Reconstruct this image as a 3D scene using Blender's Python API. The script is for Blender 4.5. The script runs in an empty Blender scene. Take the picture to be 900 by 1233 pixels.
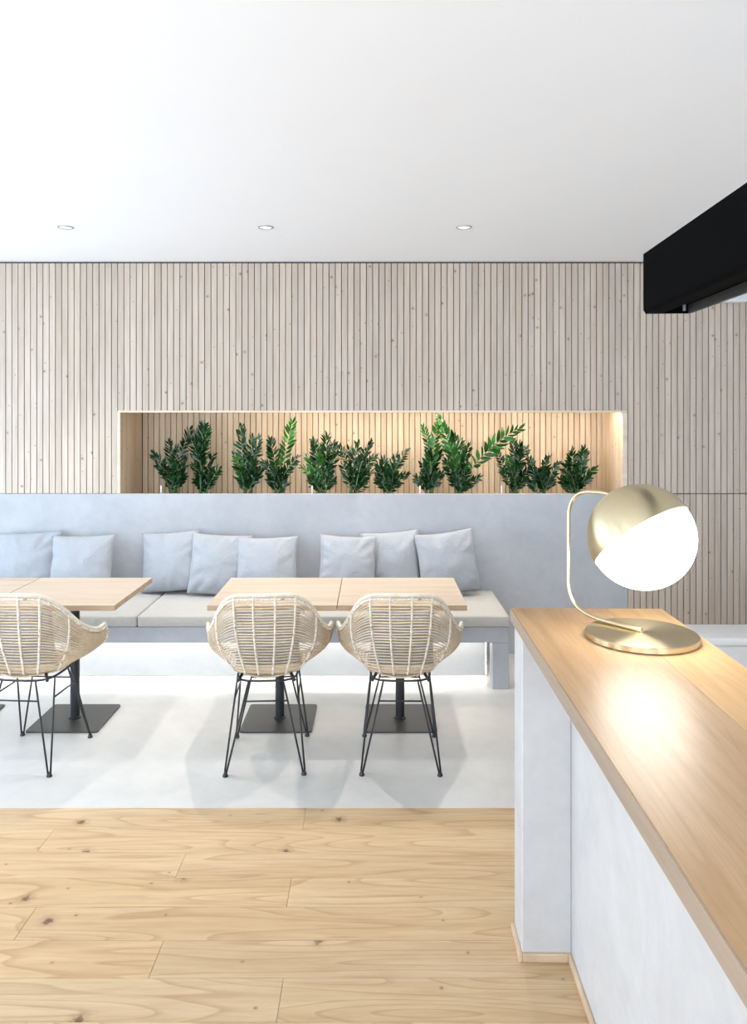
import bpy, bmesh, math, random
from mathutils import Vector, Matrix, noise

scene = bpy.context.scene
C = scene.collection
random.seed(7)
PI = math.pi

# ------------------------------------------------------------------ camera
F, CAMH, HORIZ = 920.0, 1.75, 500.0          # focal length in px (900 wide), eye height, horizon row
cd = bpy.data.cameras.new('camera'); cam = bpy.data.objects.new('camera', cd); C.objects.link(cam)
cam.location = (0, 0, CAMH); cam.rotation_euler = (PI/2, 0, 0)
cd.sensor_fit = 'HORIZONTAL'; cd.sensor_width = 36.0; cd.lens = F/900*36.0
cd.shift_y = -(616.5-HORIZ)/900.0
cd.clip_start = 0.05
scene.camera = cam

# ------------------------------------------------------------------ world (bright overcast daylight) and exposure
w = bpy.data.worlds.new('daylight'); scene.world = w; w.use_nodes = True
bg = w.node_tree.nodes['Background']
bg.inputs[0].default_value = (0.67, 0.82, 1.0, 1); bg.inputs[1].default_value = 4.5
scene.view_settings.view_transform = 'Standard'
scene.view_settings.look = 'None'
scene.view_settings.gamma = 1.0
scene.view_settings.use_curve_mapping = False
scene.view_settings.exposure = 0.84
scene.cycles.max_bounces = 10
scene.cycles.diffuse_bounces = 6
scene.cycles.sample_clamp_indirect = 6.0
scene.cycles.caustics_reflective = False
scene.cycles.caustics_refractive = False

# room dimensions
XL, XR, YB, YW, CEIL = -3.6, 3.9, -2.3, 5.61, 2.878
# window openings: left wall (y0, y1), rear wall (x0, x1), both z .25 .. 2.6
LEFT_WIN = [(-0.6, 0.8), (1.9, 3.3), (3.85, 5.10)]
REAR_WIN = [(-3.2, -1.1), (-0.8, 1.3), (1.6, 3.6)]
WZ0, WZ1 = 0.10, 2.40

def portal(name, loc, rot, sx, sy):
    ld = bpy.data.lights.new(name, 'AREA'); ld.shape = 'RECTANGLE'; ld.size = sx; ld.size_y = sy
    ld.cycles.is_portal = True
    o = bpy.data.objects.new(name, ld); C.objects.link(o); o.location = loc; o.rotation_euler = rot
for (a, b) in LEFT_WIN:
    portal('window_daylight', (XL-0.12, (a+b)/2, (WZ0+WZ1)/2), (0, -PI/2, 0), WZ1-WZ0, b-a)
for (a, b) in REAR_WIN:
    portal('window_daylight', ((a+b)/2, YB-0.12, (WZ0+WZ1)/2), (PI/2, 0, 0), b-a, WZ1-WZ0)

# ------------------------------------------------------------------ helpers
def px(x, y, Y):            # pixel of the photograph to a point at depth Y
    return Vector(((x-450)*Y/F, Y, CAMH-(y-HORIZ)*Y/F))

def tag(o, label=None, cat=None, group=None, kind=None):
    if label: o['label'] = label
    if cat: o['category'] = cat
    if group: o['group'] = group
    if kind: o['kind'] = kind
    return o

def link(name, me, mat=None, parent=None, smooth=False):
    o = bpy.data.objects.new(name, me); C.objects.link(o)
    if mat and not me.materials: me.materials.append(mat)
    if parent: o.parent = parent
    if smooth:
        for p in me.polygons: p.use_smooth = True
    return o

def empty(name, loc=(0, 0, 0), rz=0.0, label=None, cat=None, group=None):
    o = bpy.data.objects.new(name, None); C.objects.link(o); o.empty_display_size = 0.1
    o.location = loc; o.rotation_euler = (0, 0, rz)
    return tag(o, label, cat, group)

def box_bm(bm, x0, x1, y0, y1, z0, z1, bevel=0.0, seg=1):
    m = Matrix.Translation(((x0+x1)/2, (y0+y1)/2, (z0+z1)/2)) @ Matrix.Diagonal((x1-x0, y1-y0, z1-z0, 1))
    r = bmesh.ops.create_cube(bm, size=1.0, matrix=m)
    if bevel > 0:
        es = list({e for v in r['verts'] for e in v.link_edges})
        bmesh.ops.bevel(bm, geom=es, offset=bevel, segments=seg, affect='EDGES', profile=0.5)

def mesh_of(bm, name='mesh'):
    bmesh.ops.recalc_face_normals(bm, faces=bm.faces)
    me = bpy.data.meshes.new(name); bm.to_mesh(me); bm.free(); return me

def box(name, x0, x1, y0, y1, z0, z1, mat, parent=None, bevel=0.0, seg=1, centre=False):
    bm = bmesh.new()
    if centre:
        c = ((x0+x1)/2, (y0+y1)/2, (z0+z1)/2)
        box_bm(bm, x0-c[0], x1-c[0], y0-c[1], y1-c[1], z0-c[2], z1-c[2], bevel, seg)
    else:
        c = (0, 0, 0); box_bm(bm, x0, x1, y0, y1, z0, z1, bevel, seg)
    o = link(name, mesh_of(bm, name), mat, parent, smooth=False); o.location = c
    if seg > 1:
        for p in o.data.polygons: p.use_smooth = True
        o.data.set_sharp_from_angle(angle=math.radians(50)) if hasattr(o.data, 'set_sharp_from_angle') else None
    return o

def tube_bm(bm, pts, r, n=8, cap=True, closed=False):
    pts = [Vector(p) for p in pts]; m = len(pts)
    rr = r if isinstance(r, (list, tuple)) else [r]*m
    up = None; rings = []
    for i, p in enumerate(pts):
        if closed: t = pts[(i+1) % m]-pts[i-1]
        else: t = pts[min(i+1, m-1)]-pts[max(i-1, 0)]
        t.normalize()
        if up is None:
            up = Vector((0, 0, 1)) if abs(t.z) < 0.9 else Vector((1, 0, 0))
        s = t.cross(up).normalized(); up = s.cross(t).normalized()
        rings.append([bm.verts.new(p+rr[i]*(math.cos(2*PI*k/n)*s+math.sin(2*PI*k/n)*up)) for k in range(n)])
    for i in range(m if closed else m-1):
        a, b = rings[i], rings[(i+1) % m]
        for k in range(n):
            bm.faces.new((a[k], a[(k+1) % n], b[(k+1) % n], b[k]))
    if cap and not closed:
        bm.faces.new(rings[0][::-1]); bm.faces.new(rings[-1])

def tube(name, pts, r, mat, parent=None, n=8, closed=False):
    bm = bmesh.new(); tube_bm(bm, pts, r, n, True, closed)
    return link(name, mesh_of(bm, name), mat, parent, True)

def lathe(name, prof, mat, parent=None, n=48, smooth=True):
    bm = bmesh.new(); rings = []
    for (r, z) in prof:
        if r < 1e-6: rings.append([bm.verts.new((0, 0, z))])
        else: rings.append([bm.verts.new((r*math.cos(2*PI*k/n), r*math.sin(2*PI*k/n), z)) for k in range(n)])
    for a, b in zip(rings, rings[1:]):
        for k in range(n):
            if len(a) == 1 and len(b) == 1: continue
            if len(a) == 1: bm.faces.new((a[0], b[k], b[(k+1) % n]))
            elif len(b) == 1: bm.faces.new((a[k], a[(k+1) % n], b[0]))
            else: bm.faces.new((a[k], a[(k+1) % n], b[(k+1) % n], b[k]))
    me = mesh_of(bm, name); o = link(name, me, mat, parent, smooth)
    if smooth and hasattr(me, 'set_sharp_from_angle'): me.set_sharp_from_angle(angle=math.radians(35))
    return o

def catmull(ctrl, n):
    P = [Vector(p) for p in ctrl]; P = [2*P[0]-P[1]]+P+[2*P[-1]-P[-2]]
    out = []; m = len(P)-3
    for i in range(n+1):
        s = i/n*m; k = min(int(s), m-1); t = s-k
        a, b, c, d = P[k:k+4]
        out.append(0.5*((2*b)+(c-a)*t+(2*a-5*b+4*c-d)*t*t+(3*b-a-3*c+d)*t**3))
    return out

def copy_tree(o, parent=None):
    c = o.copy(); C.objects.link(c); c.parent = parent
    for ch in list(o.children): copy_tree(ch, c)
    return c

# ------------------------------------------------------------------ materials
class NT:
    def __init__(s, name):
        s.m = bpy.data.materials.new(name); s.m.use_nodes = True
        s.t = s.m.node_tree; s.b = s.t.nodes['Principled BSDF']
    def n(s, typ, **kw):
        nd = s.t.nodes.new(typ)
        for k, v in kw.items():
            if k.startswith('i_'): nd.inputs[k[2:].replace('_', ' ')].default_value = v
            else: setattr(nd, k, v)
        return nd
    def l(s, a, b): s.t.links.new(a, b)
    def math(s, op, a, b=None):
        nd = s.n('ShaderNodeMath', operation=op)
        for i, v in enumerate((a, b)):
            if v is None: continue
            if isinstance(v, (int, float)): nd.inputs[i].default_value = v
            else: s.l(v, nd.inputs[i])
        return nd.outputs[0]
    def mix(s, fac, a, b, blend='MIX'):
        nd = s.n('ShaderNodeMix', data_type='RGBA', blend_type=blend)
        for sock, v in ((nd.inputs[0], fac), (nd.inputs[6], a), (nd.inputs[7], b)):
            if isinstance(v, (int, float)): sock.default_value = v
            elif isinstance(v, tuple): sock.default_value = (*v, 1) if len(v) == 3 else v
            else: s.l(v, sock)
        return nd.outputs[2]
    def ramp(s, fac, stops):
        nd = s.n('ShaderNodeValToRGB'); e = nd.color_ramp.elements
        while len(e) < len(stops): e.new(0.5)
        for k, (p, c) in enumerate(stops):
            e[k].position = p; e[k].color = (*c, 1) if len(c) == 3 else c
        s.l(fac, nd.inputs[0]); return nd.outputs[0]
    def coords(s, scale=(1, 1, 1), rand=True, kind='Object'):
        tc = s.n('ShaderNodeTexCoord'); v = tc.outputs[kind]
        if rand:
            oi = s.n('ShaderNodeObjectInfo')
            off = s.n('ShaderNodeVectorMath', operation='SCALE'); off.inputs[0].default_value = (37.1, 91.7, 53.3)
            s.l(oi.outputs['Random'], off.inputs['Scale'])
            ad = s.n('ShaderNodeVectorMath', operation='ADD'); s.l(v, ad.inputs[0]); s.l(off.outputs[0], ad.inputs[1]); v = ad.outputs[0]
            s.rand = oi.outputs['Random']
        mp = s.n('ShaderNodeVectorMath', operation='MULTIPLY'); mp.inputs[1].default_value = scale
        s.l(v, mp.inputs[0]); s.raw = v
        return mp.outputs[0]
    def noise(s, vec, scale=5, detail=4, rough=0.55, dist=0.0):
        nd = s.n('ShaderNodeTexNoise'); nd.inputs['Scale'].default_value = scale; nd.inputs['Detail'].default_value = detail
        nd.inputs['Roughness'].default_value = rough; nd.inputs['Distortion'].default_value = dist
        s.l(vec, nd.inputs['Vector']); return nd.outputs['Fac']
    def bump(s, h, strength=0.2, dist=0.002):
        nd = s.n('ShaderNodeBump'); nd.inputs['Strength'].default_value = strength; nd.inputs['Distance'].default_value = dist
        s.l(h, nd.inputs['Height']); s.l(nd.outputs[0], s.b.inputs['Normal'])
    def done(s, col=None, rough=0.5, metal=0.0, **kw):
        if col is not None:
            if isinstance(col, tuple): s.b.inputs['Base Color'].default_value = (*col, 1)
            else: s.l(col, s.b.inputs['Base Color'])
        s.b.inputs['Roughness'].default_value = rough; s.b.inputs['Metallic'].default_value = metal
        for k, v in kw.items(): s.b.inputs[k.replace('_', ' ')].default_value = v
        return s.m

def srgb(r, g, b):
    f = lambda c: c/12.92 if c <= 0.04045 else ((c+0.055)/1.055)**2.4
    return (f(r/255), f(g/255), f(b/255))

def wood(name, light, mid, dark, stretch, fine, rough=0.5, knot=None, knotcol=(0.12, 0.06, 0.03), plane='xz', var=0.12, ring=0.0, bump=0.08):
    """stretch: grain vector scale (small along the grain); knot: (cells per metre, radius in metres)."""
    t = NT(name); v = t.coords(stretch)
    big = t.noise(v, 1.0, 3, 0.5, 0.6)
    fin = t.noise(v, fine, 5, 0.6, 0.2)
    col = t.ramp(big, [(0.30, mid), (0.62, light)])
    if ring > 0:
        wv = t.n('ShaderNodeTexNoise'); wv.inputs['Scale'].default_value = 0.7; wv.inputs['Detail'].default_value = 1.0; t.l(v, wv.inputs['Vector'])
        rg = t.math('FRACT', t.math('MULTIPLY', wv.outputs['Fac'], 14.0))
        rm = t.ramp(rg, [(0.0, (0, 0, 0)), (0.75, (0.25,)*3), (0.95, (1, 1, 1)), (1.0, (0, 0, 0))])
        col = t.mix(t.math('MULTIPLY', rm, ring), col, dark)
    fm = t.ramp(fin, [(0.42, (0, 0, 0)), (0.72, (1, 1, 1))])
    col = t.mix(t.math('MULTIPLY', fm, 0.32), col, dark)
    # each piece a little lighter or darker
    vr = t.math('ADD', t.math('MULTIPLY', t.math('FRACT', t.math('MULTIPLY', t.rand, 17.31)), 2*var), 1-var)
    hs = t.n('ShaderNodeHueSaturation'); t.l(vr, hs.inputs['Value']); t.l(col, hs.inputs['Color'])
    sv = t.math('ADD', t.math('MULTIPLY', t.math('FRACT', t.math('MULTIPLY', t.rand, 7.77)), 0.08), 0.96); t.l(sv, hs.inputs['Saturation'])
    col = hs.outputs[0]
    if knot:
        sp = t.n('ShaderNodeSeparateXYZ'); t.l(t.raw, sp.inputs[0]); cb = t.n('ShaderNodeCombineXYZ')
        t.l(sp.outputs['xyz'.index(plane[0])], cb.inputs[0]); t.l(sp.outputs['xyz'.index(plane[1])], cb.inputs[1])
        for (cells, rad, amt) in knot:
            vo = t.n('ShaderNodeTexVoronoi', voronoi_dimensions='2D'); vo.inputs['Scale'].default_value = cells
            wob = t.n('ShaderNodeTexNoise'); wob.inputs['Scale'].default_value = 70; wob.inputs['Detail'].default_value = 4; t.l(t.raw, wob.inputs['Vector'])
            t.l(cb.outputs[0], vo.inputs['Vector'])
            d = t.math('ADD', vo.outputs['Distance'], t.math('MULTIPLY', t.math('SUBTRACT', wob.outputs['Fac'], 0.5), rad*cells*2.2))
            k = t.ramp(d, [(0.0, (1, 1, 1)), (rad*cells*0.55, (0.85,)*3), (rad*cells, (0.25,)*3), (rad*cells*2.4, (0, 0, 0))])
            col = t.mix(t.math('MULTIPLY', k, amt), col, knotcol)
    t.bump(fin, bump, 0.002)
    return t.done(col, rough)

M = {}
M['slat'] = wood('larch_slat', srgb(201, 187, 172), srgb(189, 173, 157), srgb(154, 136, 117), (14, 14, 1.1), 3.0, 0.65,
                 knot=[(3.3, 0.008, 0.9), (5.0, 0.004, 0.75)], knotcol=srgb(120, 92, 68), plane='xz', var=0.06)
M['niche_slat'] = wood('niche_larch_slat', srgb(216, 198, 172), srgb(204, 182, 152), srgb(168, 138, 104), (14, 14, 1.1), 3.0, 0.6,
                       knot=[(3.4, 0.006, 0.8)], knotcol=srgb(120, 80, 50), plane='xz', var=0.09)
M['niche_board'] = wood('niche_board', srgb(232, 216, 194), srgb(222, 202, 174), srgb(190, 160, 125), (1.0, 10, 10), 3.0, 0.6, var=0.03)
M['oak_floor'] = wood('oak_floor', srgb(208, 180, 140), srgb(196, 165, 123), srgb(152, 108, 66), (0.9, 9, 9), 5.0, 0.42,
                      knot=[(1.75, 0.019, 0.95), (3.1, 0.005, 0.7)], knotcol=srgb(96, 62, 36), plane='xy', var=0.035, ring=0.42)
M['oak_top'] = wood('oak_counter', srgb(206, 170, 130), srgb(190, 152, 110), srgb(152, 112, 74), (11, 0.9, 11), 5.0, 0.36, var=0.08, ring=0.2)
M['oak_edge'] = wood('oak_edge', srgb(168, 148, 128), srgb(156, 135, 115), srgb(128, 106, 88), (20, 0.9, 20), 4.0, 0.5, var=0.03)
M['oak_skirt'] = wood('oak_skirting', srgb(216, 190, 160), srgb(200, 172, 140), srgb(166, 134, 102), (6, 6, 6), 2.0, 0.5, var=0.05)
M['oak_table'] = wood('oak_table', srgb(200, 183, 164), srgb(190, 171, 149), srgb(170, 146, 122), (0.9, 12, 12), 4.0, 0.5, var=0.03)
M['oak_table_edge'] = wood('oak_table_edge', srgb(190, 162, 132), srgb(178, 148, 118), srgb(156, 126, 98), (1.5, 12, 12), 4.0, 0.55, var=0.03)

def plaster(name, a, b, scale=2.2, rough=0.7, bump=0.05):
    t = NT(name); v = t.coords((1, 1, 1), rand=False)
    n1 = t.noise(v, scale, 6, 0.6, 0.8); n2 = t.noise(v, scale*7, 4, 0.6, 0.3)
    c = t.ramp(t.math('ADD', t.math('MULTIPLY', n1, 0.75), t.math('MULTIPLY', n2, 0.25)), [(0.35, a), (0.65, b)])
    t.bump(n2, bump, 0.004)
    return t.done(c, rough)
M['ceiling'] = plaster('ceiling_paint', (0.90, 0.90, 0.91), (0.91, 0.91, 0.92), 1.0, 0.9, 0.01)
M['white_wall'] = plaster('white_wall', (0.80, 0.80, 0.80), (0.84, 0.84, 0.84), 1.5, 0.85, 0.02)
M['concrete'] = plaster('bench_concrete', srgb(162, 164, 168), srgb(179, 181, 185), 2.0, 0.62, 0.05)
M['plinth'] = plaster('plinth_plaster', srgb(214, 214, 212), srgb(226, 226, 224), 3.0, 0.7, 0.03)
M['cement_floor'] = plaster('cement_floor', srgb(199, 197, 192), srgb(215, 213, 208), 1.6, 0.34, 0.02)
M['pillar'] = plaster('counter_plaster', srgb(192, 189, 187), srgb(206, 204, 202), 3.0, 0.6, 0.05)
M['backing'] = NT('slat_backing').done(srgb(112, 92, 76), 0.9)
M['shadow_gap'] = NT('ceiling_shadow_gap').done(srgb(62, 62, 64), 0.8)

def fabric(name, a, b, scale=900, rough=0.9):
    t = NT(name); v = t.coords((1, 1, 1))
    n = t.noise(v, 60, 5, 0.7); c = t.mix(n, a, b)
    wv = t.noise(v, scale, 2, 0.5)
    cr = t.noise(v, 14, 5, 0.55, 1.2)
    t.bump(t.math('ADD', t.math('MULTIPLY', wv, 0.05), cr), 0.5, 0.012)
    return t.done(c, rough, Sheen_Weight=0.25)
M['pillow'] = fabric('pillow_linen', srgb(150, 154, 160), srgb(166, 170, 176))
M['seat_cushion'] = fabric('seat_linen', srgb(178, 175, 168), srgb(192, 189, 182))
M['rattan'] = wood('rattan_cane', srgb(218, 200, 174), srgb(206, 184, 154), srgb(168, 140, 108), (18, 18, 18), 3.0, 0.5, var=0.03)
def wrapped(name):
    t = NT(name); v = t.coords((1, 1, 1), rand=False)
    n = t.noise(v, 70, 3, 0.6)
    c = t.ramp(n, [(0.34, srgb(140, 120, 96)), (0.42, srgb(214, 202, 184)), (0.62, srgb(234, 226, 212))])
    return t.done(c, 0.55)
M['rattan_wrap'] = wrapped('rattan_binding')
M['rattan_rim'] = wood('rattan_rim', srgb(228, 219, 204), srgb(216, 204, 186), srgb(180, 160, 134), (22, 22, 22), 2.0, 0.5, var=0.02)
def black_metal(name, c, rough):
    t = NT(name); v = t.coords((1, 1, 1), rand=False); n = t.noise(v, 240, 2, 0.5); t.bump(n, 0.06, 0.0005)
    return t.done(c, rough, 0.0)
M['black'] = black_metal('black_powder_coat', srgb(34, 35, 38), 0.42)
M['plate'] = black_metal('dark_steel_plate', srgb(58, 58, 54), 0.45)
M['hood'] = black_metal('hood_black', srgb(8, 8, 9), 0.7); M['hood'].node_tree.nodes['Principled BSDF'].inputs['Specular IOR Level'].default_value = 0.02
M['hood_grey'] = black_metal('hood_inner_grey', srgb(62, 62, 58), 0.5)
def brass(name, rough, aniso, axis='Z', rot=0.0):
    t = NT(name); v = t.coords((1, 1, 1), rand=False); n = t.noise(v, 300, 2, 0.5)
    c = t.mix(n, srgb(206, 190, 152), srgb(222, 208, 174))
    tg = t.n('ShaderNodeTangent', direction_type='RADIAL', axis=axis); t.l(tg.outputs[0], t.b.inputs['Tangent'])
    return t.done(c, rough, 1.0, Anisotropic=aniso, Anisotropic_Rotation=rot)
M['brass_disc'] = brass('brushed_brass_disc', 0.25, 0.92, 'Z', 0.25)
M['brass_cap'] = brass('brushed_brass_cap', 0.34, 0.92, 'Z', 0.25)
M['brass'] = brass('satin_brass', 0.25, 0.0)
def emit(name, col, strength):
    t = NT(name); return t.done(col, 0.4, 0, Emission_Color=(*col, 1), Emission_Strength=strength)
M['globe'] = emit('lit_opal_glass', (1.0, 0.95, 0.88), 5.5)
M['led_warm'] = emit('led_warm', (1.0, 0.87, 0.70), 30.0)
M['led_white'] = emit('led_white', (1.0, 0.96, 0.90), 7.0)
M['downlight_lens'] = emit('downlight_lens', (1.0, 0.97, 0.92), 0.35)
M['chrome'] = NT('downlight_trim').done((0.42, 0.42, 0.43), 0.35, 0.8)
M['white_plastic'] = NT('white_plastic').done((0.82, 0.82, 0.82), 0.4)
M['pot'] = NT('pot_plastic').done((0.75, 0.74, 0.72), 0.5)
M['soil'] = plaster('potting_soil', (0.02, 0.014, 0.01), (0.05, 0.035, 0.025), 30, 0.95, 0.4)
def leafmat(name, a, b, rough=0.2):
    t = NT(name); v = t.coords((1, 1, 1)); n = t.noise(v, 1.5, 2, 0.5)
    c = t.mix(n, a, b)
    hs = t.n('ShaderNodeHueSaturation'); t.l(c, hs.inputs['Color'])
    t.l(t.math('ADD', t.math('MULTIPLY', t.math('FRACT', t.math('MULTIPLY', t.rand, 13.7)), 0.9), 0.6), hs.inputs['Value'])
    return t.done(hs.outputs[0], rough)
M['leaf'] = leafmat('leaf_deep_green', srgb(6, 32, 14), srgb(20, 66, 24))
M['leaf_fresh'] = leafmat('leaf_fresh_green', srgb(20, 76, 22), srgb(42, 102, 30))
M['stalk'] = leafmat('stalk_green', srgb(58, 96, 50), srgb(112, 140, 84), 0.45)
M['stalk_pale'] = leafmat('stalk_pale', srgb(140, 158, 100), srgb(168, 178, 120), 0.45)
def glass():
    t = NT('window_glass'); t.t.nodes.remove(t.b)
    tr = t.n('ShaderNodeBsdfTransparent'); gl = t.n('ShaderNodeBsdfGlossy'); gl.inputs['Roughness'].default_value = 0.02
    mx = t.n('ShaderNodeMixShader'); mx.inputs[0].default_value = 0.05
    t.l(tr.outputs[0], mx.inputs[1]); t.l(gl.outputs[0], mx.inputs[2]); t.l(mx.outputs[0], t.t.nodes['Material Output'].inputs[0]); return t.m
M['glass'] = glass()
M['frame_white'] = NT('window_frame_white').done((0.8, 0.8, 0.8), 0.5)

# ------------------------------------------------------------------ setting: floor, ceiling, walls
YF = 3.404                                   # where oak meets the cement floor
floor = box('floor', XL-0.2, XR+0.2, YF, YW+0.75, -0.08, 0.0, M['cement_floor']); tag(floor, kind='structure')
sub = box('floor_underlay', XL-0.2, XR+0.2, YB-0.2, YF, -0.08, -0.016, M['backing'], floor)
PW = 0.1715; row = 0; y = YF
rng = random.Random(3)
JOINT = {0: (-0.30, 0.86), 1: (-1.35, ), 2: (-0.75, ), 3: (-0.31, ), 4: (-1.20, ), 5: (-0.70, ), 6: (-0.28, ), 7: (-1.0, )}
while y > YB:
    j0 = JOINT.get(row, (rng.uniform(-1.5, 0.3), ))[0]; L = 2.05
    x = j0-L*math.ceil((j0-XL)/L)
    while x < XR:
        a, b = max(x, XL), min(x+L, XR)
        if b-a > 0.05:
            box('floor_plank', a+0.0005, b-0.0005, max(y-PW, YB)+0.0005, y-0.0005, -0.015, 0.0, M['oak_floor'], floor, 0.0008, centre=True)
        x += L
    y -= PW; row += 1

ceil = box('ceiling', XL-0.2, XR+0.2, YB-0.2, YW+0.02, CEIL, CEIL+0.12, M['ceiling']); tag(ceil, kind='structure')

# back wall: dark backing boards with a planting niche, and the vertical slats nailed on it
NX0, NX1, NZ0, NZ1, ND = -1.86, 1.829, 1.174, 1.800, 0.535
LIP0, LIP1 = 1.770, 1.785           # front lip of the niche's top board
bm = bmesh.new()
yb0, yb1 = YW+0.020, YW+0.75
box_bm(bm, XL-0.2, NX0-0.022, yb0, yb1, 0.98, CEIL)
box_bm(bm, NX1+0.036, XR+0.2, yb0, yb1, 0.98, CEIL)
box_bm(bm, XL-0.2, XR+0.2, yb0, yb1, 0, 0.98)
box_bm(bm, NX0-0.022, NX1+0.036, yb0, yb0+0.03, 0.98, NZ0-0.004)
box_bm(bm, NX0-0.022, NX1+0.036, yb0, yb1, NZ1+0.016, CEIL)
box_bm(bm, NX0-0.022, NX1+0.036, yb0, yb0+0.018, LIP1+0.001, NZ1+0.016)
box_bm(bm, NX0-0.022, NX1+0.036, YW+ND+0.022, yb1, 0.98, NZ1+0.016)
wall = link('wall_back', mesh_of(bm, 'wall_back'), M['backing']); tag(wall, kind='structure')
gapstrip = box('shadow_gap_strip', XL, XR, YW+0.012, YW+0.019, CEIL-0.012, CEIL-0.001, M['shadow_gap'], wall)
PITCH, SW = 0.0457, 0.0405
slat_mesh = {}
def slat(name, xc, z0, z1, yf, mat, parent, d=0.018, rz=0.0, width=SW):
    h = round(z1-z0, 4); key = (h, mat.name, round(d, 4), round(width, 4))
    if key not in slat_mesh:
        b = bmesh.new(); box_bm(b, -width/2, width/2, -d/2, d/2, -h/2, h/2, 0.0012)
        me = mesh_of(b, 'slat'); me.materials.append(mat); slat_mesh[key] = me
    o = link(name, slat_mesh[key], None, parent); o.location = (xc, yf+d/2, (z0+z1)/2) if rz == 0 else (xc+math.copysign(d/2, -rz)*0, yf, (z0+z1)/2)
    o.rotation_euler = (0, 0, rz); return o
ZT = CEIL-0.012
_n = math.ceil((1.872-(NX0-0.022-PITCH/2+0.002)-0.01)/PITCH)
BRX = NX0-0.022-PITCH/2+0.002+_n*PITCH-SW/2-0.004      # concrete back rest ends at this slat
k = -70
srng = random.Random(11)
while True:
    xc = NX0-0.022-PITCH/2+0.002+k*PITCH
    k += 1
    if xc < XL+0.02: continue
    if xc > XR-0.02: break
    yf = YW+srng.uniform(-0.0010, 0.0012)
    if NX0-0.022 < xc < NX1+0.036: z0 = LIP1+0.001
    else: z0 = NZ0+0.003
    slat('slat', xc, z0, ZT, yf, M['slat'], wall)
    if xc > BRX: slat('slat', xc, 0.0, NZ0-0.003, YW+srng.uniform(-0.001, 0.0012), M['slat'], wall)
# niche lining
k = 0
while NX0+0.0229+k*PITCH < NX1:
    slat('niche_slat', NX0+0.0229+k*PITCH, 0.985, NZ1, YW+ND+srng.uniform(-0.001, 0.001), M['niche_slat'], wall, 0.02); k += 1
for (xs, rz) in ((NX0-0.010, PI/2), (NX1+0.010, -PI/2)):
    k = 0
    while 0.05+k*PITCH < ND:
        slat('niche_side_slat', xs, 0.985, NZ1, YW+0.045+k*PITCH, M['niche_slat'], wall, 0.019, rz, 0.0435); k += 1
box('niche_lintel', NX0-0.020, NX1+0.034, YW+0.040, YW+ND+0.02, NZ1, NZ1+0.014, M['niche_board'], wall, 0.001)
box('niche_lip', NX0-0.020, NX1+0.034, YW-0.004, YW+0.036, LIP0, LIP1, M['niche_board'], wall, 0.001)
box('niche_jamb', NX0-0.021, NX0-0.001, YW-0.003, YW+0.021, NZ0+0.003, LIP0-0.001, M['niche_board'], wall, 0.001)
box('niche_jamb', NX1+0.001, NX1+0.035, YW-0.003, YW+0.021, NZ0+0.003, LIP0-0.001, M['niche_board'], wall, 0.001)
box('niche_trough', NX0+0.001, NX1-0.001, YW+0.055, YW+ND-0.001, 0.981, 0.993, M['plinth'], wall)
led = box('niche_led_strip', -1.0, NX1-0.03, YW+0.06, YW+0.085, NZ1-0.0085, NZ1-0.0005, M['led_warm'])
tag(led, 'warm light strip under the top board of the plant niche', 'light strip')

# side and rear walls with windows
def pierced_wall(name, along, fixed, thick, lo, hi, wins):
    b = bmesh.new()
    def seg(a, c, z0, z1):
        if along == 'y': box_bm(b, fixed-thick, fixed, a, c, z0, z1)
        else: box_bm(b, a, c, fixed-thick, fixed, z0, z1)
    seg(lo, hi, 0, WZ0); seg(lo, hi, WZ1, CEIL)
    e = [lo]+[v for wv in wins for v in wv]+[hi]
    for i in range(0, len(e), 2):
        if e[i+1]-e[i] > 0.01: seg(e[i], e[i+1], WZ0, WZ1)
    return tag(link(name, mesh_of(b, name), M['white_wall']), kind='structure')
pierced_wall('wall_left', 'y', XL, 0.2, YB-0.2, YW+0.02, LEFT_WIN)
pierced_wall('wall_rear', 'x', YB, 0.2, XL, XR, REAR_WIN)
wr = box('wall_right', XR, XR+0.2, YB-0.2, YW+0.02, 0, CEIL, M['white_wall']); tag(wr, kind='structure')
wi = 1
for along, fixed, wins in (('y', XL, LEFT_WIN), ('x', YB, REAR_WIN)):
    for (a, c) in wins:
        root = empty('window_%d' % wi, ((fixed-0.1, (a+c)/2, WZ0) if along == 'y' else ((a+c)/2, fixed-0.1, WZ0)), PI/2 if along == 'y' else 0); wi += 1
        tag(root, kind='structure'); hw = (c-a)/2; hh = WZ1-WZ0
        b = bmesh.new()
        box_bm(b, -hw, -hw+0.05, -0.03, 0.03, 0, hh); box_bm(b, hw-0.05, hw, -0.03, 0.03, 0, hh)
        box_bm(b, -hw+0.05, hw-0.05, -0.03, 0.03, 0, 0.05); box_bm(b, -hw+0.05, hw-0.05, -0.03, 0.03, hh-0.05, hh)
        link('window_frame', mesh_of(b), M['frame_white'], root)
        box('window_pane', -hw+0.05, hw-0.05, -0.003, 0.003, 0.05, hh-0.05, M['glass'], root)

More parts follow.
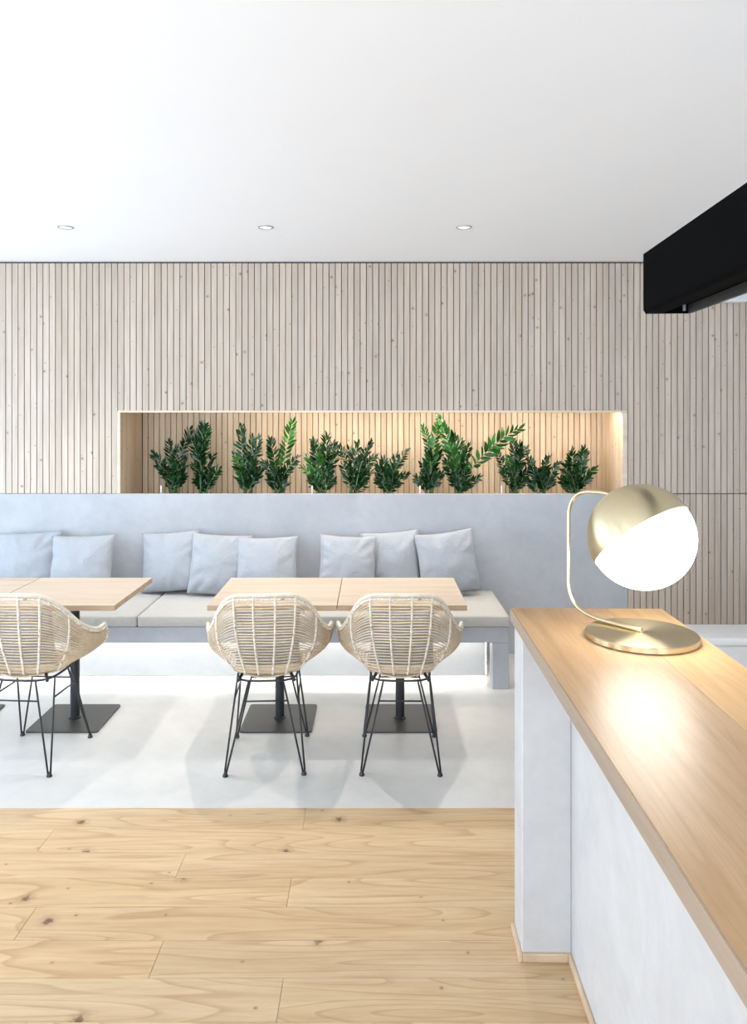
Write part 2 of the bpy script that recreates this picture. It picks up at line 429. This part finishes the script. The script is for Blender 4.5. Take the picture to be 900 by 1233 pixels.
# ------------------------------------------------------------------ built-in bench
bench = empty('built_in_bench', (0.865, 4.879, 0), 0, 'light grey concrete built-in bench with a tall back under the plant niche', 'bench')
def bpart(name, x0, x1, y0, y1, z0, z1, mat, bev=0.003):   # world coordinates -> bench child
    o = box(name, x0, x1, y0, y1, z0, z1, mat, None, bev, centre=True)
    o.parent = bench; o.location = o.location-bench.location; return o
BX0, BX1, BY0 = XL+0.01, 0.865, 4.879
bpart('backrest', XL+0.01, BRX, YW-0.002, YW+0.018, 0.0, NZ0, M['concrete'], 0.002)
bpart('seat_slab', BX0, BX1, BY0, YW-0.003, 0.297, 0.397, M['concrete'])
bpart('leg', 0.760, BX1, BY0, BY0+0.11, 0.0, 0.2965, M['concrete'])
bpart('plinth', BX0, 0.739, 5.03, 5.07, 0.04, 0.2965, M['plinth'], 0.001)
bpart('led_strip', BX0, 0.735, 5.075, 5.09, 0.030, 0.045, M['led_white'], 0.0)
bpart('led_strip', 0.7395, 0.748, 5.072, 5.088, 0.030, 0.2960, M['led_white'], 0.0)
bpart('led_strip', BX0, 0.740, 4.935, 4.945, 0.288, 0.2965, M['led_white'], 0.0)

def soft_box(name, x0, x1, y0, y1, z0, z1, mat, label, cat, group=None, crown=0.006):
    """Upholstered pad: rounded edges, slightly crowned top, loose linen."""
    nx, ny = max(8, int((x1-x0)/0.05)), 14
    b = bmesh.new()
    cx, cy = (x0+x1)/2, (y0+y1)/2
    box_bm(b, x0-cx, x1-cx, y0-cy, y1-cy, 0, z1-z0)
    bmesh.ops.subdivide_edges(b, edges=[e for e in b.edges if abs(e.verts[0].co.x-e.verts[1].co.x) > 0.1], cuts=nx, use_grid_fill=True)
    bmesh.ops.subdivide_edges(b, edges=[e for e in b.edges if abs(e.verts[0].co.y-e.verts[1].co.y) > 0.1], cuts=ny, use_grid_fill=True)
    hx, hy, h = (x1-x0)/2, (y1-y0)/2, z1-z0
    for v in b.verts:
        u, q = v.co.x/hx, v.co.y/hy
        if v.co.z > h*0.5:
            v.co.z += crown*(1-abs(u)**6)*(1-abs(q)**4)-crown+0.0015*noise.noise(v.co*9)
    es = [e for e in b.edges if len(e.link_faces) == 2 and e.calc_face_angle(0) > 1.0]
    bmesh.ops.bevel(b, geom=es, offset=0.012, segments=3, affect='EDGES', profile=0.5)
    o = link(name, mesh_of(b, name), mat, None, True); o.location = (cx, cy, z0)
    return tag(o, label, cat, group)
SEAT = 0.475
soft_box('seat_pad', -1.507, BX1+0.004, BY0-0.008, YW-0.012, 0.3985, SEAT, M['seat_cushion'], 'long cream linen seat pad on the bench, ending beside the counter', 'seat pad', 'bench seat pads')
soft_box('seat_pad', XL+0.02, -1.514, BY0-0.008, YW-0.012, 0.3985, SEAT, M['seat_cushion'], 'cream linen seat pad behind the dining table farthest from the counter', 'seat pad', 'bench seat pads')

# ------------------------------------------------------------------ scatter cushions
def pillow_mesh(wd, ht, th, seed):
    N = 26; b = bmesh.new(); r = random.Random(seed); off = Vector((r.uniform(0, 50), r.uniform(0, 50), r.uniform(0, 50)))
    sides = []
    for sgn in (1, -1):
        g = []
        for j in range(N+1):
            rowv = []
            for i in range(N+1):
                u, v = -1+2*i/N, -1+2*j/N
                u = math.copysign(abs(u)**0.9, u); v = math.copysign(abs(v)**0.9, v)
                X = wd/2*u*(1-0.055*(1-v*v)*abs(u)); Z = ht/2*v*(1-0.055*(1-u*u)*abs(v))
                sag = -0.012*(1-v)*(1-abs(u))*0.5
                T = th/2*(max(0, (1-u*u))*max(0, (1-v*v)))**0.50
                edge = max(abs(u), abs(v))
                wr = noise.noise(Vector((X*11, Z*11, sgn*3.0))+off)*0.012
                ang = math.atan2(v, u)
                wr += 0.030*noise.noise(Vector((ang*5.0, edge*1.1, sgn))+off)*edge**2*(1-edge**8)
                T = max(0.0, T*(1-0.12*(v > 0)*v)+wr*min(1, T/0.02))
                rowv.append(b.verts.new((X+0.004*noise.noise(Vector((X*8, Z*8, 0))+off), sgn*-T, Z+sag+ht/2)))
            g.append(rowv)
        for j in range(N):
            for i in range(N):
                q = (g[j][i], g[j][i+1], g[j+1][i+1], g[j+1][i]); b.faces.new(q if sgn > 0 else q[::-1])
    bmesh.ops.remove_doubles(b, verts=b.verts, dist=0.0006)
    return mesh_of(b, 'pillow')
def ordinal(k): return ['first', 'second', 'third', 'fourth', 'fifth', 'sixth', 'seventh', 'eighth'][k]
# centre px x, base px depth Y, width, height, lean back, yaw, roll, lift
PIL = [(541, 5.36, 0.430, 0.435, 14, 6, -6, 'leaning with one corner raised'),
       (470, 5.44, 0.430, 0.425, 12, -8, -5, 'half hidden behind its neighbour'),
       (419, 5.33, 0.405, 0.425, 15, 4, 3, 'overlapping the one behind it'),
       (320, 5.33, 0.440, 0.420, 15, -3, -2, 'overlapping the next one along'),
       (264, 5.39, 0.430, 0.425, 13, 3, 3, 'between two others'),
       (201, 5.42, 0.430, 0.425, 13, -6, -5, 'over the seat pad joint'),
       (96, 5.36, 0.460, 0.430, 15, -4, -2, 'propped in front of another cushion'),
       (30, 5.43, 0.460, 0.430, 12, 2, -2, 'half hidden behind its neighbour')]
for k, (cx, Y, wd, ht, lean, yaw, roll, note) in enumerate(PIL):
    o = link('scatter_cushion', pillow_mesh(wd, ht, 0.185, k+20), M['pillow'], None, True)
    c = px(cx, 680, Y)
    o.matrix_world = Matrix.Translation((c.x, Y, SEAT-0.004)) @ Matrix.Rotation(math.radians(yaw), 4, 'Z') @ Matrix.Rotation(math.radians(-lean), 4, 'X') @ Matrix.Translation((0, 0, ht/2)) @ Matrix.Rotation(math.radians(roll), 4, 'Y') @ Matrix.Translation((0, 0, -ht/2))
    zmin = min((o.matrix_world @ v.co).z for v in o.data.vertices)
    o.matrix_world = Matrix.Translation((0, 0, SEAT+0.0005-zmin)) @ o.matrix_world
    ymax = max((o.matrix_world @ v.co).y for v in o.data.vertices)
    o.matrix_world = Matrix.Translation((0, YW-0.004-ymax-(0.07, 0, 0.115, 0.13, 0.07, 0, 0.115, 0)[k], 0)) @ o.matrix_world
    tag(o, '%s blue-grey cushion from the bench end near the counter, %s' % (ordinal(k), note), 'cushion', 'scatter cushions on the bench')

# ------------------------------------------------------------------ tables
def make_table(cx, cy, label):
    t = empty('cafe_table', (cx, cy, 0), 0, label, 'table', 'square cafe tables')
    h = 0.3450
    top = box('tabletop', -h, h, -h, h, 0.710, 0.740, M['oak_table'], t, 0.0012)
    top.data.materials.append(M['oak_table_edge'])
    for p in top.data.polygons:
        if abs(p.normal.z) < 0.5: p.material_index = 1
    col = lathe('column', [(0, 0.008), (0.036, 0.008), (0.036, 0.014), (0.026, 0.018), (0.026, 0.70), (0, 0.70)], M['black'], t, 24)
    b = bmesh.new(); box_bm(b, -0.2, 0.2, -0.2, 0.2, 0.0, 0.009, 0.0)
    bmesh.ops.bevel(b, geom=[e for e in b.edges if abs(e.verts[0].co.z-e.verts[1].co.z) > 0.005], offset=0.018, segments=4, affect='EDGES', profile=0.5)
    link('base_plate', mesh_of(b), M['plate'], t)
    br = bmesh.new(); box_bm(br, -0.16, 0.16, -0.02, 0.02, 0.692, 0.7095, 0.002); box_bm(br, -0.02, 0.02, -0.16, 0.16, 0.692, 0.7095, 0.002)
    link('top_bracket', mesh_of(br), M['black'], t)
    return t
TY = 4.405
make_table(0.153, TY, 'square light oak table on one black column, nearest the counter')
make_table(-0.5405, TY, 'square light oak table pushed edge to edge against the one nearest the counter')
make_table(-1.722, TY, 'square light oak table across the open gap from the pair near the counter')
make_table(-2.417, TY, 'square light oak table farthest from the counter, pushed against another table')

# ------------------------------------------------------------------ rattan chairs
RIM = [(0, -.262, .884), (.080, -.258, .884), (.150, -.238, .876), (.200, -.195, .838), (.238, -.135, .772), (.268, -.070, .704),
       (.292, .000, .660), (.308, .055, .645), (.322, .100, .656)]
BOT = [(0, -.165, .465), (.050, -.163, .465), (.095, -.152, .465), (.130, -.125, .465), (.154, -.080, .465), (.167, -.025, .466),
       (.172, .040, .468), (.172, .095, .472), (.168, .150, .478)]
def mirror(L): return [(-x, y, z) for (x, y, z) in L[:0:-1]]+list(L)
NS = 44
rim_c, bot_c = catmull(mirror(RIM), NS), catmull(mirror(BOT), NS)
def shell_pt(s, v, out=0.0):        # s in 0..1 along the rim, v in 0..1 bottom to rim
    f = s*NS; i = min(int(f), NS-1); t = f-i
    R = rim_c[i].lerp(rim_c[i+1], t); B = bot_c[i].lerp(bot_c[i+1], t)
    d = Vector((R.x-B.x, R.y-B.y, 0)); o = Vector((B.x, B.y*0.5-0.04, 0)).normalized()
    side = max(0.0, min(1.0, (abs(s-0.5)*2-0.3)/0.45)); side = side*side*(3-2*side)
    vv = v**0.9
    p = B.lerp(R, vv); blg = math.sin(PI*min(1, vv*0.98))
    p = p+o*((0.022+0.040*side)*blg+out)+Vector((0, 0, -0.012*blg))
    return p
def make_chair():
    c = empty('rattan_armchair', (0, 0, 0))
    b = bmesh.new()
    rows = 27
    for r in range(rows):
        v = 0.03+0.95*(r/(rows-1))**0.92
        wob = random.uniform(-0.004, 0.004)
        tube_bm(b, [shell_pt(0.012+0.976*i/36, min(0.985, v+wob*math.sin(i*0.7))) for i in range(37)], 0.0036, 4, False)
    # woven seat
    for r in range(22):
        y0 = -0.158+r*0.0150
        hw = max(0.03, 0.170-max(0, (-y0-0.06))**1.6*4.0)
        tube_bm(b, [(hw*q, y0, 0.465-0.012*(1-q*q)+0.018*max(0, y0/0.2)**2) for q in (-1, -.6, -.2, .2, .6, 1)], 0.0048, 4, False)
    cn = link('cane_weave', mesh_of(b), M['rattan'], c, True); tag(cn, kind='stuff')
    for s in (0.25, 0.378, 0.460, 0.540, 0.622, 0.75):
        pts = [shell_pt(s, 0.01+0.98*i/40, 0.0045) for i in range(41)]
        tube('rib', pts, [0.0052+0.0012*(i % 2) for i in range(41)], M['rattan_wrap'], c, 6)
    tube('rim', [shell_pt(i/60, 1.0) for i in range(61)], 0.0104, M['rattan_rim'], c, 8)
    tube('rim_binding', [shell_pt(0.01+0.98*i/60, 0.955 if 0.2 < i/60 < 0.8 else 0.93, 0.004) for i in range(61)], 0.0058, M['rattan_wrap'], c, 6)
    front = [shell_pt(0, 1-i/12) for i in range(13)]+[Vector((x, 0.178-0.015*(x/0.15)**2, 0.475)) for x in (-.11, -.06, 0, .06, .11)]+[shell_pt(1, i/12) for i in range(13)]
    tube('front_rail', front, 0.0085, M['rattan_wrap'], c, 8)
    ring = []
    for k in range(32):
        a = 2*PI*k/32; cx, sy = math.cos(a), math.sin(a); q = (abs(cx)**4+abs(sy)**4)**-0.25
        ring.append((0.150*cx*q, 0.160*sy*q, 0.438))
    tube('seat_ring', ring, 0.0058, M['black'], c, 8, True)
    for sx in (-1, 1):
        for sy in (-1, 1):
            ft = Vector((sx*0.19, sy*0.225, 0.012))
            t1, t2 = Vector((sx*0.148, sy*0.085, 0.438)), Vector((sx*0.085, sy*0.158, 0.438))
            b = bmesh.new()
            o1 = (t1-t2).normalized()*0.006
            tube_bm(b, [t1, ft+o1], 0.0048, 8); tube_bm(b, [t2, ft-o1], 0.0048, 8)
            lg = link('leg', mesh_of(b), M['black'], c, True)
            ftp = lathe('foot', [(0, 0.0), (0.013, 0.0), (0.014, 0.005), (0.011, 0.011), (0.006, 0.022), (0, 0.024)], M['black'], lg, 14)
            ftp.location = (ft.x, ft.y, 0)
            st = tube('seat_mount', [(sx*0.142, sy*0.15, 0.434), (sx*0.12, sy*0.12, 0.462)], 0.008, M['black'], c, 8)
    def on_leg(sx, sy, k, z):
        ft = Vector((sx*0.19, sy*0.225, 0.012)); tp = (Vector((sx*0.148, sy*0.085, 0.438)), Vector((sx*0.085, sy*0.158, 0.438)))[k]
        return ft.lerp(tp, (z-0.012)/0.416)
    for (a, b2) in (((-1, -1, 1), (1, -1, 1)), ((-1, -1, 0), (-1, 1, 0)), ((1, -1, 0), (1, 1, 0)), ((-1, 1, 1), (1, 1, 1))):
        tube('stretcher', [on_leg(*a, 0.335), on_leg(*b2, 0.335)], 0.0042, M['black'], c, 8)
    return c
chair0 = make_chair()
CH = [((0.137, 3.935), -1.0, 'pale rattan bucket armchair on black wire legs at the table nearest the counter'),
      ((-0.540, 3.935), 3.0, 'pale rattan bucket armchair on black wire legs at the table second from the counter'),
      ((-1.745, 3.938), -4.0, 'pale rattan bucket armchair on black wire legs at the table across the open gap')]
for k, ((x, yv), rz, lab) in enumerate(CH):
    o = chair0 if k == 0 else copy_tree(chair0)
    o.location = (x, yv, 0); o.rotation_euler = (0, 0, math.radians(rz))
    tag(o, lab, 'chair', 'rattan armchairs')
    p = link('chair_cushion', pillow_mesh(0.33, 0.31, 0.08, 60+k), M['pillow'], None, True)
    p.matrix_world = Matrix.Translation((x, yv, 0)) @ Matrix.Rotation(math.radians(rz), 4, 'Z') @ Matrix.Translation((0.005, -0.085, 0.492)) @ Matrix.Rotation(math.radians(14), 4, 'X')
    tag(p, 'blue-grey cushion inside the rattan armchair at the table %s' % ('nearest the counter', 'second from the counter', 'across the open gap')[k], 'cushion', 'cushions on the armchairs')

# ------------------------------------------------------------------ counter
CA = -math.atan(0.016)
CO = (0.466, 2.605, 0)
counter = empty('bar_counter', CO, CA, 'white plastered bar counter with a projecting end pillar and oak skirting', 'counter')
CL = -3.2
box('end_pillar', 0.014, 0.172, -0.150, -0.006, 0.0, 1.0515, M['pillar'], counter, 0.003)
box('side_panel', 0.172, 0.470, CL, -0.006, 0.0, 1.0515, M['pillar'], counter, 0.002)
for nm, a in (('skirting', (0.002, 0.0135, -0.162, -0.006)), ('skirting', (0.0140, 0.1600, -0.162, -0.1505)), ('skirting', (0.1600, 0.1715, CL, -0.1505))):
    box(nm, a[0], a[1], a[2], a[3], 0.0, 0.026, M['oak_skirt'], counter, 0.002)
ctop = empty('countertop', CO, CA, 'long oak countertop of two boards on the white bar counter', 'countertop')
ZC = 1.093
box('top_board', 0.004, 0.328, CL-0.03, 0.0, 1.0525, ZC, M['oak_top'], ctop, 0.0015)
box('top_board', 0.3285, 0.514, CL-0.03, 0.0, 1.0525, ZC, wood('oak_counter_pale', srgb(226, 188, 140), srgb(212, 170, 120), srgb(180, 134, 86), (11, 0.9, 11), 5.0, 0.36, var=0.02, ring=0.2), ctop, 0.0015)
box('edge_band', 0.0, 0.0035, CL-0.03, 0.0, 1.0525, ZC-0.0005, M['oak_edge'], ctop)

# low ledge behind the counter
lg = empty('plaster_ledge', (0.62, 2.91, 0), 0, 'low off-white plaster ledge behind the oak counter', 'ledge')
box('ledge_wall', 0.0, 3.2, 0.012, 0.19, 0.0, 0.868, M['pillar'], lg, 0.002)
box('ledge_top', -0.01, 3.2, 0.0, 0.20, 0.8685, 0.90, M['pillar'], lg, 0.006, 2)

# ------------------------------------------------------------------ globe lamp
LX, LY = 0.790, 2.25
LR = 0.1565
lamp = empty('globe_lamp', (LX, LY, ZC+0.0006), math.radians(130), 'brushed brass table lamp with a lit white globe on the counter', 'lamp')
# local +x points from the base centre to the stem
lathe('base_disc', [(0, 0), (0.158, 0), (0.1605, 0.002), (0.1605, 0.0155), (0.158, 0.018), (0, 0.018)], M['brass_disc'], lamp, 96)
path = [(0.0, 0.0235), (0.10, 0.0245), (0.16, 0.028), (0.195, 0.036), (0.225, 0.050), (0.245, 0.073), (0.2555, 0.105), (0.257, 0.15), (0.257, 0.25), (0.257, 0.325),
        (0.254, 0.355), (0.243, 0.384), (0.223, 0.405), (0.195, 0.415), (0.16, 0.418), (0.13, 0.418), (0.098, 0.413)]
tube('stem', catmull([(a, 0, z) for a, z in path], 80), 0.0058, M['brass'], lamp, 14)
gz = 0.297
def orient(o):   # local -z of the part points where the globe opens (down and away from the stem)
    o.location = (0, 0, gz); o.rotation_euler = (0, math.radians(40), 0)
cap_prof = [(LR*math.sin(a*PI/2/24), LR*math.cos(a*PI/2/24)) for a in range(25)]
cap_prof += [(LR-0.003, 0.0)]+[((LR-0.003)*math.sin(a*PI/2/24), (LR-0.003)*math.cos(a*PI/2/24)) for a in range(23, -1, -1)]
cap = lathe('cap', cap_prof, M['brass_cap'], lamp, 96); orient(cap)
gp = [((LR-0.0038)*math.sin(PI*a/40), (LR-0.0038)*math.cos(PI*a/40)) for a in range(14, 41)]
globe = lathe('globe', gp, M['globe'], lamp, 64); orient(globe)
nut = lathe('swivel', [(0, 0.0), (0.009, 0.0), (0.009, 0.006), (0.007, 0.008), (0, 0.008)], M['brass'], cap, 20); nut.location = (0, 0, LR-0.004)

# ------------------------------------------------------------------ black box beam over the bar
hb = empty('black_beam', (0.908, 2.57, 2.091), -math.atan(45/920.0), 'black metal box beam hanging over the counter', 'beam')
HL = -3.2; HH = 0.201
b = bmesh.new()
prof = [(0.0, 0.012), (0.0, HH), (0.156, HH), (0.156, 0.03), (0.060, 0.03), (0.060, 0.0), (0.008, 0.0)]
va = [b.verts.new((x, 0, z)) for x, z in prof]; vb = [b.verts.new((x, HL, z)) for x, z in prof]
b.faces.new(va); b.faces.new(vb[::-1])
for i in range(len(prof)):
    j = (i+1) % len(prof); b.faces.new((va[i], vb[i], vb[j], va[j]))
link('housing', mesh_of(b), M['hood'], hb)
box('end_plate', 0.0605, 0.1465, -0.006, 0.0, 0.0, 0.0295, M['hood'], hb)
box('lower_flange', 0.1470, 0.1560, HL, 0.0, 0.0, 0.0295, M['hood_grey'], hb)
lathe('screw', [(0, 0), (0.006, 0), (0.006, 0.02), (0, 0.022)], M['chrome'], hb, 12).location = (0.125, -0.03, 0.006)
for yy in (-1.25, -2.7):
    tube('hanger_rod', [(0.078, yy, HH), (0.078, yy, CEIL-2.091)], 0.006, M['hood'], hb, 10)

# white fixture on the slatted wall
b = bmesh.new(); box_bm(b, 0, 0.30, -0.10, 0, 0, 0.19, 0.03, 5)
fx = empty('wall_fixture', px(848, 365.5, YW-0.003), 0, 'white rounded wall fixture on the slats behind the black beam', 'fixture')
link('casing', mesh_of(b), M['white_plastic'], fx, True)
box('front_panel', 0.02, 0.28, -0.104, -0.1005, 0.02, 0.17, NT('fixture_panel').done((0.62, 0.65, 0.68), 0.35), fx, 0.001)

# ------------------------------------------------------------------ recessed downlights
for k, pxx in enumerate((559, 320, 79)):
    Yd = F*(CEIL-CAMH)/(HORIZ-273.5); X = (pxx-450)*Yd/F
    d = empty('downlight', (X, Yd, CEIL), 0, 'small round ceiling downlight, %s in the row counting from the black beam' % ordinal(k), 'downlight', 'ceiling downlights')
    lathe('trim_ring', [(0.038, -0.0005), (0.038, -0.004), (0.041, -0.006), (0.046, -0.004), (0.047, -0.0005)], M['chrome'], d, 40)
    lathe('lens', [(0, -0.0015), (0.037, -0.0015)], M['downlight_lens'], d, 32)
    sl = bpy.data.lights.new('downlight_beam', 'SPOT'); sl.energy = 44; sl.spot_size = math.radians(96); sl.spot_blend = 0.7
    sl.shadow_soft_size = 0.016; sl.color = (1.0, 0.96, 0.91)
    so = bpy.data.objects.new('downlight_beam', sl); C.objects.link(so); so.parent = d; so.location = (0, 0, -0.012)

# ------------------------------------------------------------------ plants in the niche
def leaf_mesh(mat, wid, fold, droop):
    pr = [(0.0, 0.06), (0.18, 0.66), (0.42, 1.0), (0.68, 0.78), (0.88, 0.36)]
    vs = []; fs = []
    for (t, q) in pr:
        hw = wid/2*q; z = -droop*t*t
        vs += [(-hw, t, z+fold*hw), (0, t, z), (hw, t, z+fold*hw)]
    vs.append((0, 1, -droop)); n = len(vs)-1
    for i in range(len(pr)-1):
        a = 3*i; fs += [(a, a+1, a+4, a+3), (a+1, a+2, a+5, a+4)]
    a = 3*(len(pr)-1); fs += [(a, a+1, n), (a+1, a+2, n)]
    me = bpy.data.meshes.new('leaf'); me.from_pydata(vs, [], fs); me.materials.append(mat)
    for p in me.polygons: p.use_smooth = True
    return me
LEAF = {m: [leaf_mesh(M[m], wd, 0.35, dr) for wd, dr in ((0.38, 0.10), (0.44, 0.20), (0.34, 0.04))] for m in ('leaf', 'leaf_fresh')}
prng = random.Random(5)
def frond(plant, base, tip, nl, ls, lm, stalk='stalk', start=0.28, bare=False):
    org = plant.location
    b0, t0 = Vector(base), Vector(tip); h = (t0-b0).length
    ctrl = b0+Vector((0.25*(t0.x-b0.x), 0.25*(t0.y-b0.y), 0.62*(t0.z-b0.z)))
    def pt(t): return (1-t)**2*b0+2*t*(1-t)*ctrl+t*t*t0
    pts = [pt(i/10)-org for i in range(11)]
    f = tube('frond', pts, [0.0052*(1-0.75*i/10) for i in range(11)], M[stalk], plant, 5)
    if bare: return f
    roll = prng.uniform(-0.7, 0.7)
    for i in range(nl):
        t = start+(1-start)*((i+0.5)/nl)**0.9
        p = pt(min(t, 1)); tg = (pt(min(1, t+0.02))-pt(t-0.02)).normalized()
        sd = tg.cross(Vector((0, -1, 0.15))).normalized(); nrm = sd.cross(tg).normalized()
        sd, nrm = (sd*math.cos(roll)+nrm*math.sin(roll)), (nrm*math.cos(roll)-sd*math.sin(roll))
        sg = 1 if i % 2 else -1
        spread = 0.95-0.55*(i/nl)**2
        dr = (tg*(1.05-0.25*spread)+sd*sg*spread+nrm*prng.uniform(-0.35, 0.75)).normalized()
        if i == nl-1: dr = tg
        xax = dr.cross(nrm).normalized()
        if xax.length < 0.1: continue
        zax = xax.cross(dr)
        s = ls*prng.uniform(0.8, 1.12)*(1.0-0.35*(i/nl)**3)*(0.75+0.25*min(1, i/3))
        R = Matrix((xax, dr, zax)).transposed().to_4x4()
        tw = Matrix.Rotation(prng.uniform(-1.0, 1.0), 4, 'Y')
        o = bpy.data.objects.new('leaf', prng.choice(LEAF[lm])); C.objects.link(o); o.parent = f
        m = Matrix.Translation(p-org) @ R @ tw @ Matrix.Scale(s, 4)
        # keep the leaf in front of the niche's back slats
        o.matrix_local = m
    return f
D, G = 'leaf', 'leaf_fresh'
# (base x, depth, [(tip x, tip y, material, leaf size)], look)
PLANTS = [
 (693, 5.86, [(678, 560, D, 1), (690, 542, D, 1), (704, 541, D, 1), (718, 563, G, .9), (685, 556, D, 1), (700, 556, D, 1), (710, 572, D, 1), (676, 578, D, 1)], 'small bushy dark glossy plant'),
 (653, 5.84, [(637, 552, D, 1), (660, 550, D, 1), (672, 560, D, 1), (645, 566, D, 1), (656, 563, D, 1), (667, 575, D, 1)], 'low sparse dark plant'),
 (618, 5.87, [(596, 541, D, .8), (618, 531, D, 1), (626, 535, D, 1), (634, 541, D, 1), (611, 551, G, .8), (641, 560, D, 1), (604, 565, D, 1), (622, 556, D, 1)], 'dark plant with a thin side shoot'),
 (553, 5.85, [(529, 504, G, 1.15), (546, 524, D, 1.2), (556, 533, G, 1), (565, 537, D, .9), (626, 515, G, 1.45), (577, 575, D, .9), (548, 552, D, 1.1), (538, 556, D, 1.1), (562, 560, D, 1), (542, 536, G, 1)], 'tallest plant with one far arching frond'),
 (517, 5.85, [(511, 514, G, .9), (527, 513, G, 1.1), (502, 576, D, 1), (517, 546, D, 1.1), (530, 545, D, 1.1), (521, 560, D, 1), (508, 560, D, 1)], 'plant with a thin upright frond'),
 (467, 5.86, [(455, 558, D, 1), (463, 554, D, 1), (477, 550, D, 1.1), (489, 545, D, 1.1), (476, 566, D, 1), (455, 572, D, 1), (490, 570, D, .9), (504, 548, D, .6)], 'low plant with a leaning pale stalk'),
 (425, 5.85, [(408, 537, D, 1), (420, 540, D, 1), (431, 536, D, 1), (446, 532, D, 1), (451, 551, D, 1), (438, 550, D, 1), (413, 560, D, 1), (447, 568, D, 1)], 'dense round dark glossy plant'),
 (388, 5.87, [(370, 550, G, .9), (378, 531, D, 1.1), (393, 526, D, 1.15), (402, 534, D, 1), (408, 546, D, 1), (385, 548, G, 1), (396, 560, D, 1), (376, 573, D, 1), (364, 562, G, .9)], 'bushy plant with fresh side shoots'),
 (335, 5.85, [(325, 530, D, 1.1), (353, 509, G, 1.15), (340, 540, G, .8), (359, 551, D, 1), (330, 562, D, 1), (342, 566, D, 1), (318, 556, D, 1)], 'plant with pale stalks, tall bright frond'),
 (298, 5.85, [(290, 516, D, 1.15), (304, 527, D, 1), (282, 548, G, .9), (313, 528, D, 1), (298, 545, D, 1.1), (287, 562, D, 1.1), (308, 555, D, 1), (315, 565, D, 1)], 'full plant with packed dark leaves'),
 (245, 5.86, [(246, 510, D, 1.15), (250, 514, G, 1.1), (264, 565, D, 1), (230, 528, D, 1.1), (257, 548, D, 1), (240, 545, D, 1.1), (233, 560, D, 1), (252, 565, D, 1), (238, 520, D, 1)], 'tall plant with one bright green frond'),
 (210, 5.85, [(186, 547, D, 1.1), (203, 531, D, .9), (229, 518, D, 1), (214, 540, D, 1), (195, 562, D, 1.1), (222, 555, D, 1), (206, 556, D, 1)], 'loose dark plant with spreading fronds'),
]
ORD12 = ['first', 'second', 'third', 'fourth', 'fifth', 'sixth', 'seventh', 'eighth', 'ninth', 'tenth', 'eleventh', 'twelfth']
for k, (bx, Yp, tips, look) in enumerate(PLANTS):
    X = (bx-450)*Yp/F
    pl = empty('potted_plant', (X, Yp, 0.9935), 0, '%s, %s from the niche end nearest the lamp' % (look, ORD12[k]), 'plant', 'plants in the wall niche')
    lathe('pot', [(0, 0), (0.062, 0), (0.078, 0.13), (0.082, 0.13), (0.082, 0.142), (0.074, 0.142), (0.072, 0.12), (0, 0.12)], M['pot'], pl, 28)
    lathe('soil', [(0.0715, 0.1205), (0.05, 0.126), (0, 0.128)], M['soil'], pl, 20)
    zb = 0.9935+0.125
    for (tx, ty, m, ls) in tips:
        bw = Vector((X+prng.uniform(-.035, .035), Yp+prng.uniform(-.04, .04), zb))
        Yt = Yp+prng.uniform(-0.11, 0.06)
        tw = px(tx, ty, Yt)
        nl = int(10+(tw-bw).length*22)
        bare = (k == 5 and tx == 504)
        frond(pl, bw, tw, nl, 0.072*ls, m, 'stalk_pale' if (bare or (k == 8 and tx in (353, 318)) ) else 'stalk', bare=bare, start=0.34 if (tw-bw).length > 0.3 else 0.22)
    for q in range(7):                         # short inner growth that fills the clump
        bw = Vector((X+prng.uniform(-.04, .04), Yp+prng.uniform(-.05, .05), zb))
        tw = Vector((X+prng.uniform(-.10, .10), Yp+prng.uniform(-.12, .07), 1.175+prng.uniform(0.05, 0.17)))
        frond(pl, bw, tw, 13, 0.062, D, start=0.3)
for k, (tx, note) in enumerate(((604, 'dark plant with a thin side shoot'), (506, 'plant with a thin upright frond'), (376, 'bushy plant with fresh side shoots'), (194, 'loose dark plant with spreading fronds'))):
    X = (tx-450)*5.75/F
    t = box('plant_tag', X-0.006, X+0.006, 5.748, 5.7495, 0.994, 1.175+0.045, M['white_plastic'], None, 0.0, centre=True)
    tag(t, 'narrow white plant tag beside the %s' % note, 'tag', 'white plant tags')
